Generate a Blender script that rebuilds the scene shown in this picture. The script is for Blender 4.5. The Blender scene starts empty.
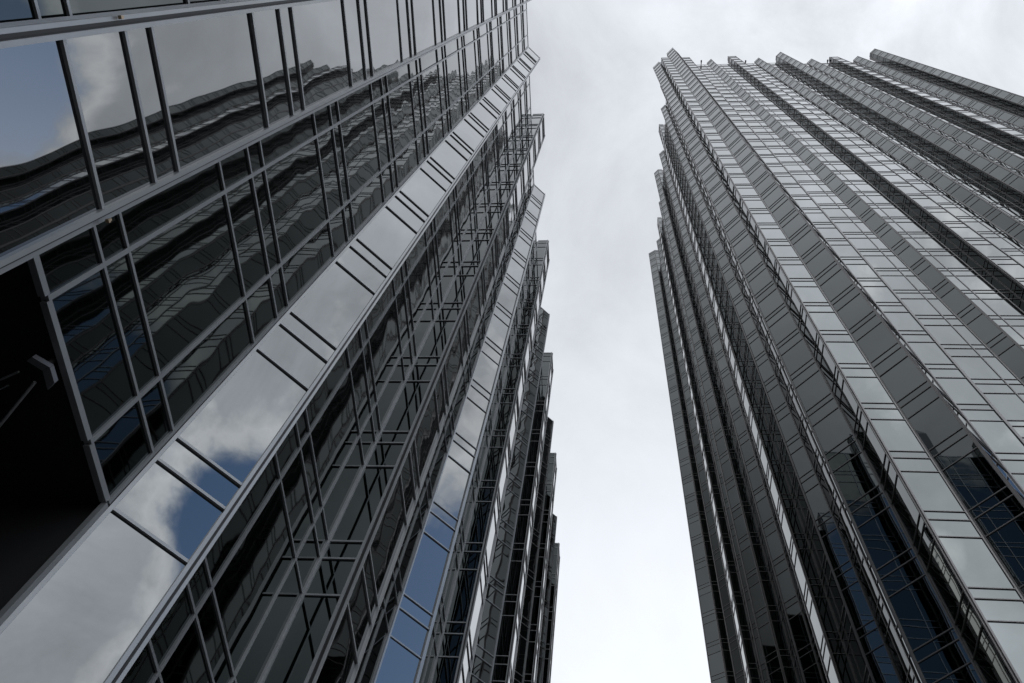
import bpy, math, random
from mathutils import Matrix, Vector
from mathutils.bvhtree import BVHTree

random.seed(7)
S = bpy.context.scene
COL = S.collection
EYE = 1.6                                   # camera height above the plaza
R = math.radians

# ------------------------------------------------------------------ helpers
class MB:
    """collects boxes and prisms, then links them as ONE mesh object"""
    def __init__(self):
        self.v, self.f, self.alt = [], [], []
    def hexa(self, c, alt=False):           # eight corners: bottom ring 0-3, top ring 4-7
        n = len(self.v); self.v += [tuple(p) for p in c]
        self.f += [tuple(n + i for i in q) for q in
                   ((0, 3, 2, 1), (4, 5, 6, 7), (0, 1, 5, 4), (1, 2, 6, 5), (2, 3, 7, 6), (3, 0, 4, 7))]
        if alt: self.alt += range(len(self.f) - 6, len(self.f))
    def prism(self, poly, z0, z1):
        n = len(self.v); k = len(poly)
        self.v += [(p[0], p[1], z0) for p in poly] + [(p[0], p[1], z1) for p in poly]
        self.f.append(tuple(n + i for i in reversed(range(k)))); self.f.append(tuple(n + k + i for i in range(k)))
        for i in range(k):
            j = (i + 1) % k; self.f.append((n + i, n + j, n + k + j, n + k + i))
    def tube(self, a, b, r, sides=8):
        a, b = Vector(a), Vector(b); d = (b - a).normalized()
        u = d.cross(Vector((0.3, 0.2, 1))).normalized(); w = d.cross(u)
        n = len(self.v)
        for e in (a, b):
            for i in range(sides):
                t = 2 * math.pi * i / sides
                self.v.append(tuple(e + r * (math.cos(t) * u + math.sin(t) * w)))
        for i in range(sides):
            j = (i + 1) % sides; self.f.append((n + i, n + j, n + sides + j, n + sides + i))
        self.f.append(tuple(n + i for i in reversed(range(sides)))); self.f.append(tuple(n + sides + i for i in range(sides)))
    def build(self, name, mat, parent=None, mat2=None):
        me = bpy.data.meshes.new(name); me.from_pydata(self.v, [], self.f); me.update()
        me.materials.append(mat)
        if mat2:
            me.materials.append(mat2)
            for i in self.alt: me.polygons[i].material_index = 1
        o = bpy.data.objects.new(name, me); COL.objects.link(o)
        if parent: o.parent = parent
        return o

def thing(name, label, cat, group=None):
    o = bpy.data.objects.new(name, None); COL.objects.link(o)
    o['label'] = label; o['category'] = cat
    if group: o['group'] = group
    return o

# ------------------------------------------------------------------ materials
def newmat(name):
    m = bpy.data.materials.new(name); m.use_nodes = True
    nt = m.node_tree; nt.nodes.clear()
    out = nt.nodes.new('ShaderNodeOutputMaterial'); p = nt.nodes.new('ShaderNodeBsdfPrincipled')
    nt.links.new(p.outputs[0], out.inputs[0])
    return m, nt, p

def mat_glass(name, col, wave_scale, wave_dist, rough=0.012):
    m, nt, p = newmat(name); N, L = nt.nodes.new, nt.links.new
    geo = N('ShaderNodeNewGeometry')
    mr = N('ShaderNodeMapRange'); mr.inputs[3].default_value = .86; mr.inputs[4].default_value = 1.10
    L(geo.outputs['Random Per Island'], mr.inputs[0])
    mx = N('ShaderNodeVectorMath'); mx.operation = 'SCALE'; mx.inputs[0].default_value = col
    L(mr.outputs[0], mx.inputs['Scale']); L(mx.outputs[0], p.inputs['Base Color'])
    p.inputs['Metallic'].default_value = 1; p.inputs['Roughness'].default_value = rough
    tc = N('ShaderNodeTexCoord')
    # every pane gets its own patch of the roller-wave pattern
    off = N('ShaderNodeVectorMath'); off.operation = 'SCALE'; off.inputs[0].default_value = (37., 51., 23.)
    L(geo.outputs['Random Per Island'], off.inputs['Scale'])
    add = N('ShaderNodeVectorMath'); add.operation = 'ADD'
    L(tc.outputs['Object'], add.inputs[0]); L(off.outputs[0], add.inputs[1])
    no = N('ShaderNodeTexNoise'); no.inputs['Scale'].default_value = wave_scale
    no.inputs['Detail'].default_value = 0.6; no.inputs['Roughness'].default_value = .4
    L(add.outputs[0], no.inputs['Vector'])
    b = N('ShaderNodeBump'); b.inputs['Strength'].default_value = 1; b.inputs['Distance'].default_value = wave_dist
    L(no.outputs[0], b.inputs['Height']); L(b.outputs[0], p.inputs['Normal'])
    return m

def mat_metal(name, col, metallic=.35, rough=.38):
    m, nt, p = newmat(name); N, L = nt.nodes.new, nt.links.new
    tc = N('ShaderNodeTexCoord'); no = N('ShaderNodeTexNoise'); no.inputs['Scale'].default_value = 1.7; no.inputs['Detail'].default_value = 6
    L(tc.outputs['Object'], no.inputs['Vector'])
    mr = N('ShaderNodeMapRange'); mr.inputs[3].default_value = .8; mr.inputs[4].default_value = 1.2; L(no.outputs[0], mr.inputs[0])
    mx = N('ShaderNodeVectorMath'); mx.operation = 'SCALE'; mx.inputs[0].default_value = col
    L(mr.outputs[0], mx.inputs['Scale']); L(mx.outputs[0], p.inputs['Base Color'])
    p.inputs['Metallic'].default_value = metallic; p.inputs['Roughness'].default_value = rough
    return m

def mat_plain(name, col, rough=.7, scale=3.):
    return mat_metal(name, col, 0., rough)

GLASS_L = mat_glass('glass_bay', (.205, .214, .219), .85, .006, .015)
GLASS_DIM = mat_glass('glass_dimmed_reflection', (.076, .087, .087), 1.0, .005, .020)  # same glazing, with the dimming of repeated reflections put into its colour
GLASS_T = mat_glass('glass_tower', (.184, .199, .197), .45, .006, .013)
GASKET = mat_plain('black_gasket', (.012, .012, .012), .6)
MET_L = mat_metal('mullion_aluminium', (.315, .325, .33), .35, .34)
MET_T = mat_metal('mullion_tower', (.25, .24, .235), .35, .4)
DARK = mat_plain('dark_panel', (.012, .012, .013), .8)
PLANT = mat_metal('dark_cladding', (.03, .033, .035), .2, .35)
ROOF = mat_plain('roof_membrane', (.12, .12, .12), .9)
BRONZE = mat_metal('bronze', (.40, .30, .20), .5, .4)
GREY = mat_plain('grey_paint', (.17, .175, .19), .5)
STEEL = mat_metal('steel', (.6, .62, .62), .8, .3)
BLACK = mat_plain('black_paint', (.02, .02, .02), .6)

# ------------------------------------------------------------------ curtain wall
P = 3.96
STEP = (0., .95, 1.44)                       # three transoms per storey

def levels(zlo, ztop, z0):
    out = [zlo]
    n = int(math.floor((zlo - z0) / P)) - 1
    while z0 + n * P < ztop:
        for s in STEP:
            z = z0 + n * P + s
            if zlo + .12 < z < ztop - .12: out.append(z)
        n += 1
    out.append(ztop)
    return out

class Facade:
    def __init__(self, root, xf, z0, glass, metal, post, prot, tilt, gap, half, corner):
        self.root, self.xf, self.z0, self.glass, self.metal = root, xf, z0, glass, metal
        self.post, self.prot, self.tilt, self.gap, self.half, self.corner = post, prot, tilt, gap, half, corner
        self.panes = []                      # (corners, bay object)
    def bay(self, name, pts, cols, ztop, zlo=0., cap=True, glass=None):
        """pts: the bay's plan polyline, outside on its right; cols: column fractions of each face"""
        pts = [self.xf(*p) for p in pts]
        mb = MB(); mine = []
        def convex(i):
            if i <= 0 or i >= len(pts) - 1: return False
            (ax, ay), (bx, by), (cx_, cy_) = pts[i - 1], pts[i], pts[i + 1]
            return (bx - ax) * (cy_ - by) - (by - ay) * (cx_ - bx) > 1e-6
        for fi, ((a, b), cf) in enumerate(zip(zip(pts[:-1], pts[1:]), cols)):
            A, B = Vector((*a, 0)), Vector((*b, 0)); L = (B - A).length; t = (B - A) / L; n = Vector((t.y, -t.x, 0))
            def box(s0, s1, z0, z1, d0, d1, alt=False):
                c = []
                for z in (z0, z1):
                    for s, d in ((s0, d1), (s1, d1), (s1, d0), (s0, d0)):
                        q = A + t * s + n * d; c.append((q.x, q.y, z))
                mb.hexa(c, alt)
            w, pr = self.post, self.prot
            pa = self.corner if convex(fi) else pr; pb = self.corner if convex(fi + 1) else pr
            fr = [f * L for f in cf]
            # posts: full-width inside the face, pulled in at its two ends
            for i, s in enumerate(fr):
                if i == 0: box(self.gap, w, zlo, ztop + .06, -.05, pa); box(-.02, self.gap + .002, zlo, ztop + .05, -.06, -.012, True)
                elif i == len(fr) - 1: box(L - w, L - self.gap, zlo, ztop + .06, -.05, pb); box(L - self.gap - .002, L + .02, zlo, ztop + .05, -.06, -.014, True)
                else: box(s - w * .42, s + w * .42, zlo, ztop + .06, -.05, pr - .004)
            zs = levels(zlo, ztop, self.z0)
            for i in range(len(fr) - 1):
                s0 = fr[i] + (w if i == 0 else w * .42) ; s1 = fr[i + 1] - (w if i == len(fr) - 2 else w * .42)
                for z in zs[1:-1]: box(s0, s1, z - self.half, z + self.half, -.05, pr - .004)
                box(s0, s1, ztop - .05, ztop + .06, -.05, pr - .012)
                if zlo > .5: box(s0, s1, zlo - .03, zlo + .05, -.05, pr - .012)
                for z1, z2 in zip(zs[:-1], zs[1:]):
                    ta, tb = (random.gauss(0, self.tilt) for _ in (0, 1))
                    c = []
                    for z in (z1, z2):
                        for s, d in ((s0 - .01, 0), (s1 + .01, 0), (s1 + .01, -.03), (s0 - .01, -.03)):
                            q = A + t * s + n * (d + ta * (s - (s0 + s1) / 2) + tb * (z - (z1 + z2) / 2)); c.append((q.x, q.y, z))
                    gl = glass[fi] if isinstance(glass, (list, tuple)) else glass
                    mine.append((c, gl or self.glass))
        if cap:
            a, b = Vector((*pts[0], 0)), Vector((*pts[-1], 0)); t = (b - a).normalized(); n = Vector((t.y, -t.x, 0))
            poly = [Vector((*p, 0)) - n * .1 for p in pts] + [b - n * .5, a - n * .5]
            c = sum(poly, Vector()) / len(poly)
            poly = [c + (p - c) * .93 for p in poly]
            mb.prism([(p.x, p.y) for p in poly], ztop - 14, ztop - .02)
        o = mb.build(name, self.metal, self.root, GASKET)
        for c, gf in mine: self.panes.append((c, o, gf))
        return o

# camera ------------------------------------------------------------------
CM = Matrix(((0.9931955, 0.01046733, 0.11598767), (0.05696343, -0.91234524, -0.40543968), (0.10157693, 0.40928792, -0.90673344)))
FPX = 841.55
cam = bpy.data.cameras.new('camera'); camo = bpy.data.objects.new('camera', cam); COL.objects.link(camo)
# orthonormalise
cx = Vector(CM.col[0]).normalized(); cz = Vector(CM.col[2]); cz = (cz - cx * cz.dot(cx)).normalized(); cy = cz.cross(cx)
ROT = Matrix((cx, cy, cz)).transposed()
camo.matrix_world = Matrix.Translation((0, 0, EYE)) @ ROT.to_4x4()
cam.sensor_fit = 'HORIZONTAL'; cam.sensor_width = 36; cam.lens = FPX / 1024 * 36
cam.clip_start = .05; cam.clip_end = 5000
S.camera = camo
EYEV = Vector((0, 0, EYE)); RT = ROT.transposed()
def project(p):
    c = RT @ (Vector(p) - EYEV)
    if c.z > -.05: return None
    return 512 - FPX * c.x / c.z, 341.5 + FPX * c.y / c.z
def pixel_ray(px, py):
    return ROT @ Vector(((px - 512) / FPX, -(py - 341.5) / FPX, -1))

# ------------------------------------------------------------------ the lower glass building on the left
low = thing('glass_office_building', 'nearer, lower dark glass office block on the left with alternating pointed and square bays', 'office building')
dl = -.0052
def xl(x, y):
    c, s = math.cos(dl), math.sin(dl); return (c * x + s * y, -s * x + c * y)
XF, XW, MP = -4.382, -5.139, 9.163
DP = XF - XW; SQ0, SQW, AP0 = .275, 1.52, 5.606
Z0L = 6.744 + EYE; HTL = 58.26 + EYE; HSL = 59.757 + EYE; HWL = 58.25 + EYE
FL = Facade(low, xl, Z0L, GLASS_L, MET_L, .066, .034, .0016, .021, .022, .060)
W3 = (0, .25, .75, 1); W1 = (0, 1)
KL = range(-2, 6)
RET = (GLASS_DIM, None, GLASS_DIM)               # square-bay returns: base colour darkened to imitate weaker double reflections
for k in KL:
    o = k * MP; a, b = SQ0 + o, SQ0 + SQW + o; t0, t1, t2 = AP0 - DP + o, AP0 + o, AP0 + DP + o
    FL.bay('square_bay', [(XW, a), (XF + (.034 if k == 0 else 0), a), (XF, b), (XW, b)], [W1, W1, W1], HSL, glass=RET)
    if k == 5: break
    FL.bay('flat_bay', [(XW, b), (XW, t0)], [W3], HWL, Z0L if k == 0 else 0., cap=False, glass=GLASS_DIM)
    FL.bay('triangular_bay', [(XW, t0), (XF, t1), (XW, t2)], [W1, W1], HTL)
    FL.bay('flat_bay', [(XW, t2), (XW, a + MP)], [W3], HWL, cap=False, glass=GLASS_DIM)
yl0, yl1 = SQ0 - 2 * MP, SQ0 + SQW + 5 * MP
FL.bay('end_wall', [(XW, yl1), (XW - 24, yl1)], [tuple(i / 16 for i in range(17))], HWL, cap=False)
mb = MB(); mb.prism([xl(*p) for p in ((XW - .2, yl0), (XW - .2, yl1 - .2), (XW - 24, yl1 - .2), (XW - 24, yl0))], Z0L + .25, HWL - .15)
mb.build('roof', ROOF, low)
# the dark entrance recess under the first flat bay
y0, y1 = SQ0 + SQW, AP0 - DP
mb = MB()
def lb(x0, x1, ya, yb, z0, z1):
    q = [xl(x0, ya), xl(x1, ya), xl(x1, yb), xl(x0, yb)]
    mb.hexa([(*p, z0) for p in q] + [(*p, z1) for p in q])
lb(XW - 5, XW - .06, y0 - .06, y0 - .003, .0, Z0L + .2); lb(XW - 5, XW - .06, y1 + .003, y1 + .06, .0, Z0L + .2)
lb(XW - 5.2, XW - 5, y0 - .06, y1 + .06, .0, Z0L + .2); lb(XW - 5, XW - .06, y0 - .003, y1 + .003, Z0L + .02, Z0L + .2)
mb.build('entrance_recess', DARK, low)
mb = MB()
for yy in (y0 + .034, y1 - .034):
    q = xl(XW, yy); mb.prism([(q[0] - .03, q[1] - .030), (q[0] + .034, q[1] - .030), (q[0] + .034, q[1] + .030), (q[0] - .03, q[1] + .030)], 0, Z0L - .032)
mb.build('recess_post', MET_L, low)
# a dark plant house with pinnacles on the roof, set back from the parapet (seen mirrored in the tower)
mb = MB()
def house(x0, x1, ya, yb, z1, peak=0):
    q = [xl(x0, ya), xl(x1, ya), xl(x1, yb), xl(x0, yb)]
    mb.prism(q, HWL - .2, z1)
    if peak:
        c = xl((x0 + x1) / 2, (ya + yb) / 2); n = len(mb.v)
        mb.v += [(*p, z1) for p in q] + [(*c, z1 + peak)]; mb.f += [(n + i, n + (i + 1) % 4, n + 4) for i in range(4)]
house(XW - 18, XW - 6, -14, 24, 65.5)
house(XW - 8.4, XW - 5.6, .2, 2.2, 73, 4.5)
for yy in (-13, -7, 8, 14, 20): house(XW - 7.2, XW - 5.9, yy, yy + 1.3, 67, 2.2)
mb.build('plant_house', PLANT, low)
# small bronze anchors in the corner joints of the nearest square bay
for (x, y, z) in ((XF + .045, SQ0 - .045, Z0L + .95 - .02), (XF + .045, SQ0 + SQW + .045, Z0L - .02)):
    mb = MB(); c = Vector((*xl(x, y), z))
    for s, h in ((.016, .0), (.010, .03)):
        mb.prism([(c.x - s, c.y - s), (c.x + s, c.y - s), (c.x + s, c.y + s), (c.x - s, c.y + s)], c.z + h, c.z + h + .03)
    mb.build('anchor_clip', BRONZE, low)

# ------------------------------------------------------------------ the tall tower on the right
tow = thing('glass_office_tower', 'tall mirrored glass tower on the right with a jagged roofline of pointed and square bays', 'tower')
rt = .022
def xt(u, v):
    c, s = math.cos(rt), math.sin(rt); return (c * u - s * v, s * u + c * v)
VW, A0, M = 18.589, 15.0, 8.953
VF = VW - DP; U0, W0, V0, G = 11.075, 1.541, 17.857, 1.16
Z0T = 8.353 + EYE; HT, HS, HW, HC = 173.2 + EYE, 177.3 + EYE, 170.8 + EYE, 185.8 + EYE
SW = 1.5
FT = Facade(tow, xt, Z0T, GLASS_T, MET_T, .07, .036, .0011, .006, .021, .05)
def mir(p): return (U0 + p[1] - V0, V0 + p[0] - U0)
def left(pts): return [mir(p) for p in reversed(pts)]
def rev(c): return [tuple(1 - f for f in reversed(q)) for q in reversed(c)]
def both(name, pts, cols, z, front=True, **k):
    if front: FT.bay(name, pts, cols, z, **k)
    else: FT.bay(name, left(pts), rev(cols), z, **k)
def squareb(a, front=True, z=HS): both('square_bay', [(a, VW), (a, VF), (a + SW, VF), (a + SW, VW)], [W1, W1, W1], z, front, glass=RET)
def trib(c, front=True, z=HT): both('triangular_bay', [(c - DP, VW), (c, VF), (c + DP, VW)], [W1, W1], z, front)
def flatb(a, b, front=True, z=HW): both('flat_bay', [(a, VW), (b, VW)], [W3], z, front, cap=False, glass=None if front else GLASS_DIM)  # flats of the receding wall: weaker mirror reflections painted as darker glass
# corner: a square point flanked by two larger triangular bays
FT.bay('corner_bay', [(U0, V0 + W0), (U0, V0), (U0 + W0, V0)], [W1, W1], HS + .9)
for fr in (True, False):
    both('corner_triangular_bay', [(U0 + W0, V0), (U0 + W0 + G, V0 - G), (A0, VF)], [W1, W1], HC, fr)
    both('square_bay', [(A0, VF), (A0 + SW, VF), (A0 + SW, VW)], [W1, W1], HS, fr, glass=(None, GLASS_DIM) if fr else (GLASS_DIM, None))
def pent(s, fr, z, out=0.):
    g = DP; s -= .1
    both('pointed_square_bay', [(s, VW), (s, VF), (s + g, VF - g - out), (s + 2 * g, VF), (s + 2 * g, VW)], [W1] * 4, z, fr, glass=(GLASS_DIM, None, None, GLASS_DIM))
    return s + 2 * g
# the front wall runs to the right of the corner, the other one recedes from it
for fr in (True, False):
    u = A0 + SW
    for k in range(0, 4):
        c = A0 + SW / 2 + M / 2 + k * M
        nxt = A0 + (k + 1) * M; zw = HW if k < 2 else HW - 2.6; ps = k in (1, 3)
        flatb(u, c - DP, fr, zw); trib(c, fr, (HT, HT, HT - 4, HT - 1.5)[k]); flatb(c + DP, nxt - (.1 if ps else 0), fr, zw)
        if ps: u = pent(nxt, fr, HS - 2 if k == 1 else HS - .5, 0. if fr or k == 1 else .5)
        else: squareb(nxt, fr, HS if k == 0 else HS - 6); u = nxt + SW
    both('end_wall', [(u, VW), (u, VW + 30)], [tuple(i / 20 for i in range(21))], HW - 2.6, fr, cap=False)
UEND = u
mb = MB()
half = [(U0 + W0, V0 + .5), (A0, VW + .2), (UEND - .2, VW + .2), (UEND - .2, VW + 30)]
core = [mir(p) for p in reversed(half)] + [(U0 + .5, V0 + .5)] + half
mb.prism([xt(*p) for p in core], .3, HW - 2.8)
mb.build('roof', ROOF, tow)

# ------------------------------------------------------------------ panes: the 100 that show largest of each building are single sub-parts
allq = []
for F in (FL, FT):
    for c, o, g in F.panes: allq.append(c)
vv, ff = [], []
for c in allq:
    n = len(vv); vv += [Vector(c[0]), Vector(c[1]), Vector(c[5]), Vector(c[4])]; ff.append((n, n + 1, n + 2, n + 3))
bvh = BVHTree.FromPolygons(vv, ff)
base = 0
for F in (FL, FT):
    rank = []
    for i, (c, o, g) in enumerate(F.panes):
        q = [Vector(c[j]) for j in (0, 1, 5, 4)]; ctr = sum(q, Vector()) / 4
        nrm = (q[1] - q[0]).cross(q[3] - q[0])
        if nrm.dot(ctr - EYEV) >= 0: continue
        pr = [project(p) for p in q]
        if any(p is None for p in pr): continue
        pr = [(min(max(x, 0), 1024), min(max(y, 0), 683)) for x, y in pr]
        ar = abs(sum(pr[j][0] * pr[(j + 1) % 4][1] - pr[(j + 1) % 4][0] * pr[j][1] for j in range(4))) / 2
        if ar < 8: continue
        seen = 0
        for fx, fy in ((.5, .5), (.25, .25), (.75, .75), (.25, .75), (.75, .25)):
            p = q[0] + (q[1] - q[0]) * fx + (q[3] - q[0]) * fy; d = p - EYEV
            h = bvh.ray_cast(EYEV, d.normalized(), d.length + 1)
            if h[2] == base + i: seen += 1
        if seen: rank.append((ar * seen / 5, i))
    rank.sort(reverse=True); pick = {i for _, i in rank[:100]}
    rest = MB()
    for i, (c, o, g) in enumerate(F.panes):
        if i in pick:
            m1 = MB(); m1.hexa(c); m1.build('window_pane', g, o)
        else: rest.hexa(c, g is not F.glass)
    go = rest.build('glazing', F.glass, F.root, GLASS_DIM); go['kind'] = 'stuff'
    base += len(F.panes)

# ------------------------------------------------------------------ small things
# three thin lamp masts on the tower's parapet
for (px, py, lab) in ((701.3, 61.5, 'leftmost of three thin lamp masts standing out from the tower parapet'),
                      (745.6, 61.6, 'middle one of three thin lamp masts standing out from the tower parapet'),
                      (827.6, 61.0, 'rightmost of three thin lamp masts standing out from the tower parapet')):
    d = pixel_ray(px, py)
    q = EYEV + d * ((HW + .4 - EYE) / d.z); n = Vector((-math.sin(rt), math.cos(rt), 0))
    back = (VW + .5) - (q.x * n.x + q.y * n.y); e = q + n * back
    mast = thing('roof_mast', lab, 'lamp mast', 'lamp masts on the tower roof')
    m1 = MB(); m1.tube(q, e, .045); m1.build('pole', BLACK, mast)
    m1 = MB(); m1.tube(q - n * .25, q + n * .15, .13, 10); m1.tube(q + n * .15, q + n * .5, .09, 10); m1.build('lamp_head', BLACK, mast)

# the angular bracket and its thin rods inside the dark entrance recess
def in_recess(px, py, zz):
    d = pixel_ray(px, py); return EYEV + d * ((zz - EYE) / d.z)
fix = thing('canopy_bracket', 'small grey bent metal bracket with thin steel rods in the dark entrance recess', 'bracket')
ZB = EYE + 6.56
def plate(a, b, c, e):
    m1 = MB(); pa, pb, pc, pe = (in_recess(*p, ZB) for p in (a, b, c, e))
    m1.hexa([pa, pb, pc, pe] + [p + Vector((0, 0, .06)) for p in (pa, pb, pc, pe)]); return m1
plate((26.5, 361), (32, 357), (50, 367.5), (42.5, 371)).build('plate', GREY, fix)
plate((42.6, 371.4), (50, 367.9), (54.5, 383), (47.5, 390)).build('plate', GREY, fix)
st = in_recess(42, 368, ZB); m1 = MB(); m1.tube((st.x, st.y, ZB + .05), (st.x, st.y, Z0L + .03), .03); m1.build('hanger', BLACK, fix)
for a, b, r, dz in (((35, 382), (-14, 442), .016, -.25), ((19, 371.5), (-14, 386), .011, -.1), ((9, 385), (-14, 396), .008, -.1)):
    m1 = MB(); m1.tube(in_recess(*a, ZB - .05), in_recess(*b, ZB + dz), r); m1.build('rod', STEEL, fix)

# ------------------------------------------------------------------ ground
mb = MB(); n = 2500.
mb.v = [(-n, -n, 0), (n, -n, 0), (n, n, 0), (-n, n, 0)]; mb.f = [(0, 1, 2, 3)]
gm, nt, p = newmat('plaza_granite'); N, L = nt.nodes.new, nt.links.new
tc = N('ShaderNodeTexCoord'); br = N('ShaderNodeTexBrick'); br.inputs['Scale'].default_value = 1.
br.inputs['Color1'].default_value = (.10, .098, .095, 1); br.inputs['Color2'].default_value = (.13, .127, .122, 1); br.inputs['Mortar'].default_value = (.05, .05, .05, 1)
br.inputs['Mortar Size'].default_value = .008; L(tc.outputs['Object'], br.inputs['Vector']); L(br.outputs[0], p.inputs['Base Color']); p.inputs['Roughness'].default_value = .6
go = mb.build('ground', gm); go['kind'] = 'structure'

# ------------------------------------------------------------------ sky and sun
def dirv(az, el):
    return Vector((math.sin(R(az)) * math.cos(R(el)), math.cos(R(az)) * math.cos(R(el)), math.sin(R(el))))
SUN_AZ, SUN_EL = 50., 40.
w = bpy.data.worlds.new('World'); S.world = w; w.use_nodes = True
nt = w.node_tree; nt.nodes.clear(); N, L = nt.nodes.new, nt.links.new
out = N('ShaderNodeOutputWorld'); bg = N('ShaderNodeBackground'); bg.inputs[1].default_value = .1; L(bg.outputs[0], out.inputs[0])
sky = N('ShaderNodeTexSky'); sky.sky_type = 'NISHITA'; sky.sun_disc = False
sky.sun_elevation = R(SUN_EL); sky.sun_rotation = R(SUN_AZ); sky.air_density = 1.2; sky.dust_density = 1.5
tc = N('ShaderNodeTexCoord'); VEC = tc.outputs['Generated']
def math_(op, a, b=None, c=None):
    m = N('ShaderNodeMath'); m.operation = op
    for i, x in enumerate((a, b, c)):
        if x is None: continue
        if isinstance(x, (int, float)): m.inputs[i].default_value = x
        else: L(x, m.inputs[i])
    return m.outputs[0]
def lobe(az, el, deg, vec=VEC):
    """1 towards that direction, falling off over about `deg` degrees"""
    d = N('ShaderNodeVectorMath'); d.operation = 'DOT_PRODUCT'; L(vec, d.inputs[0]); d.inputs[1].default_value = dirv(az, el)
    k = 1 / (1 - math.cos(R(deg)))
    return math_('EXPONENT', math_('MULTIPLY', math_('SUBTRACT', d.outputs['Value'], 1.), k))
def noise(scale, detail, rough=.55, dist=0., vec=VEC):
    n = N('ShaderNodeTexNoise'); n.inputs['Scale'].default_value = scale; n.inputs['Detail'].default_value = detail
    n.inputs['Roughness'].default_value = rough; n.inputs['Distortion'].default_value = dist; L(vec, n.inputs['Vector'])
    return n.outputs[0]
n1 = noise(2.6, 9, .55, .3); n2 = noise(7.5, 8, .6, .2)
# cloud brightness
AMP = math_('ADD', .20, math_('MULTIPLY', lobe(128, 48, 36), 1.6))
B = math_('ADD', .70, math_('MULTIPLY', lobe(2, 40, 21), .36))
B = math_('SUBTRACT', B, math_('MULTIPLY', lobe(-85, 40, 30), .75))
B = math_('SUBTRACT', B, math_('MULTIPLY', lobe(-130, 55, 30), .1))
B = math_('SUBTRACT', B, math_('MULTIPLY', lobe(-163, 46, 15), .55))
B = math_('ADD', B, math_('MULTIPLY', lobe(149, 43.5, 3), .5))
B = math_('ADD', B, math_('MULTIPLY', lobe(140, 45, 38), .66))
n3 = noise(3.6, 10, .62, .6)
TX = math_('ADD', math_('MULTIPLY', math_('SUBTRACT', n3, .5), 1.05), math_('MULTIPLY', math_('SUBTRACT', n2, .5), .4))
B = math_('ADD', B, math_('MULTIPLY', TX, AMP))
B = math_('MULTIPLY', math_('MAXIMUM', B, .1), 10.)
cc = N('ShaderNodeVectorMath'); cc.operation = 'SCALE'; cc.inputs[0].default_value = (.945, .985, 1.055); L(B, cc.inputs['Scale'])
# gaps of blue
gap = math_('ADD', math_('MULTIPLY', lobe(106, 38, 18), 1.2), math_('MULTIPLY', math_('SUBTRACT', n1, .5), 1.3))
gap = math_('ADD', gap, math_('MULTIPLY', math_('SUBTRACT', n2, .5), .9))
gap = math_('ADD', gap, math_('MULTIPLY', lobe(79, 53, 5.5), .8))
gap = math_('ADD', gap, math_('MULTIPLY', lobe(129.5, 46, 5.5), .5))
gap = math_('SUBTRACT', gap, math_('MULTIPLY', lobe(135, 37, 6), .6))
gap = math_('ADD', gap, math_('MULTIPLY', lobe(147, 47.5, 2.2), .42))
# sunlit rim of the clouds beside the gaps
rim = math_('MAXIMUM', math_('SUBTRACT', 1., math_('MULTIPLY', math_('ABSOLUTE', math_('SUBTRACT', gap, .38)), 7.)), 0.)
cc2 = N('ShaderNodeVectorMath'); cc2.operation = 'SCALE'; cc2.inputs[0].default_value = (5.0, 4.8, 4.5); L(rim, cc2.inputs['Scale'])
ca = N('ShaderNodeVectorMath'); ca.operation = 'ADD'; L(cc.outputs[0], ca.inputs[0]); L(cc2.outputs[0], ca.inputs[1]); cc = ca
ms = N('ShaderNodeMapRange'); ms.interpolation_type = 'SMOOTHSTEP'; ms.inputs[1].default_value = .41; ms.inputs[2].default_value = .62; L(gap, ms.inputs[0])
tint = N('ShaderNodeVectorMath'); tint.operation = 'MULTIPLY'; L(sky.outputs[0], tint.inputs[0]); tint.inputs[1].default_value = (.88, 1., 1.10)
blue = N('ShaderNodeVectorMath'); blue.operation = 'SCALE'; L(tint.outputs[0], blue.inputs[0]); blue.inputs['Scale'].default_value = 1.75
mix = N('ShaderNodeMix'); mix.data_type = 'VECTOR'
L(ms.outputs[0], mix.inputs[0]); L(cc.outputs[0], mix.inputs[4]); L(blue.outputs[0], mix.inputs[5])
L(mix.outputs[1], bg.inputs[0])

sun = bpy.data.lights.new('sun', 'SUN'); sun.energy = .6; sun.angle = R(32); sun.color = (1, .96, .9)
so = bpy.data.objects.new('sun', sun); COL.objects.link(so)
so.rotation_euler = (-dirv(SUN_AZ, SUN_EL)).to_track_quat('-Z', 'Y').to_euler(); so.location = (-60, 30, 120)

# ------------------------------------------------------------------ render
S.render.engine = 'CYCLES'
S.cycles.max_bounces = 10; S.cycles.glossy_bounces = 8; S.cycles.diffuse_bounces = 3
S.cycles.use_denoising = True
S.view_settings.view_transform = 'Standard'; S.view_settings.look = 'None'; S.view_settings.gamma = 1; S.view_settings.exposure = 0
S.view_settings.use_curve_mapping = False
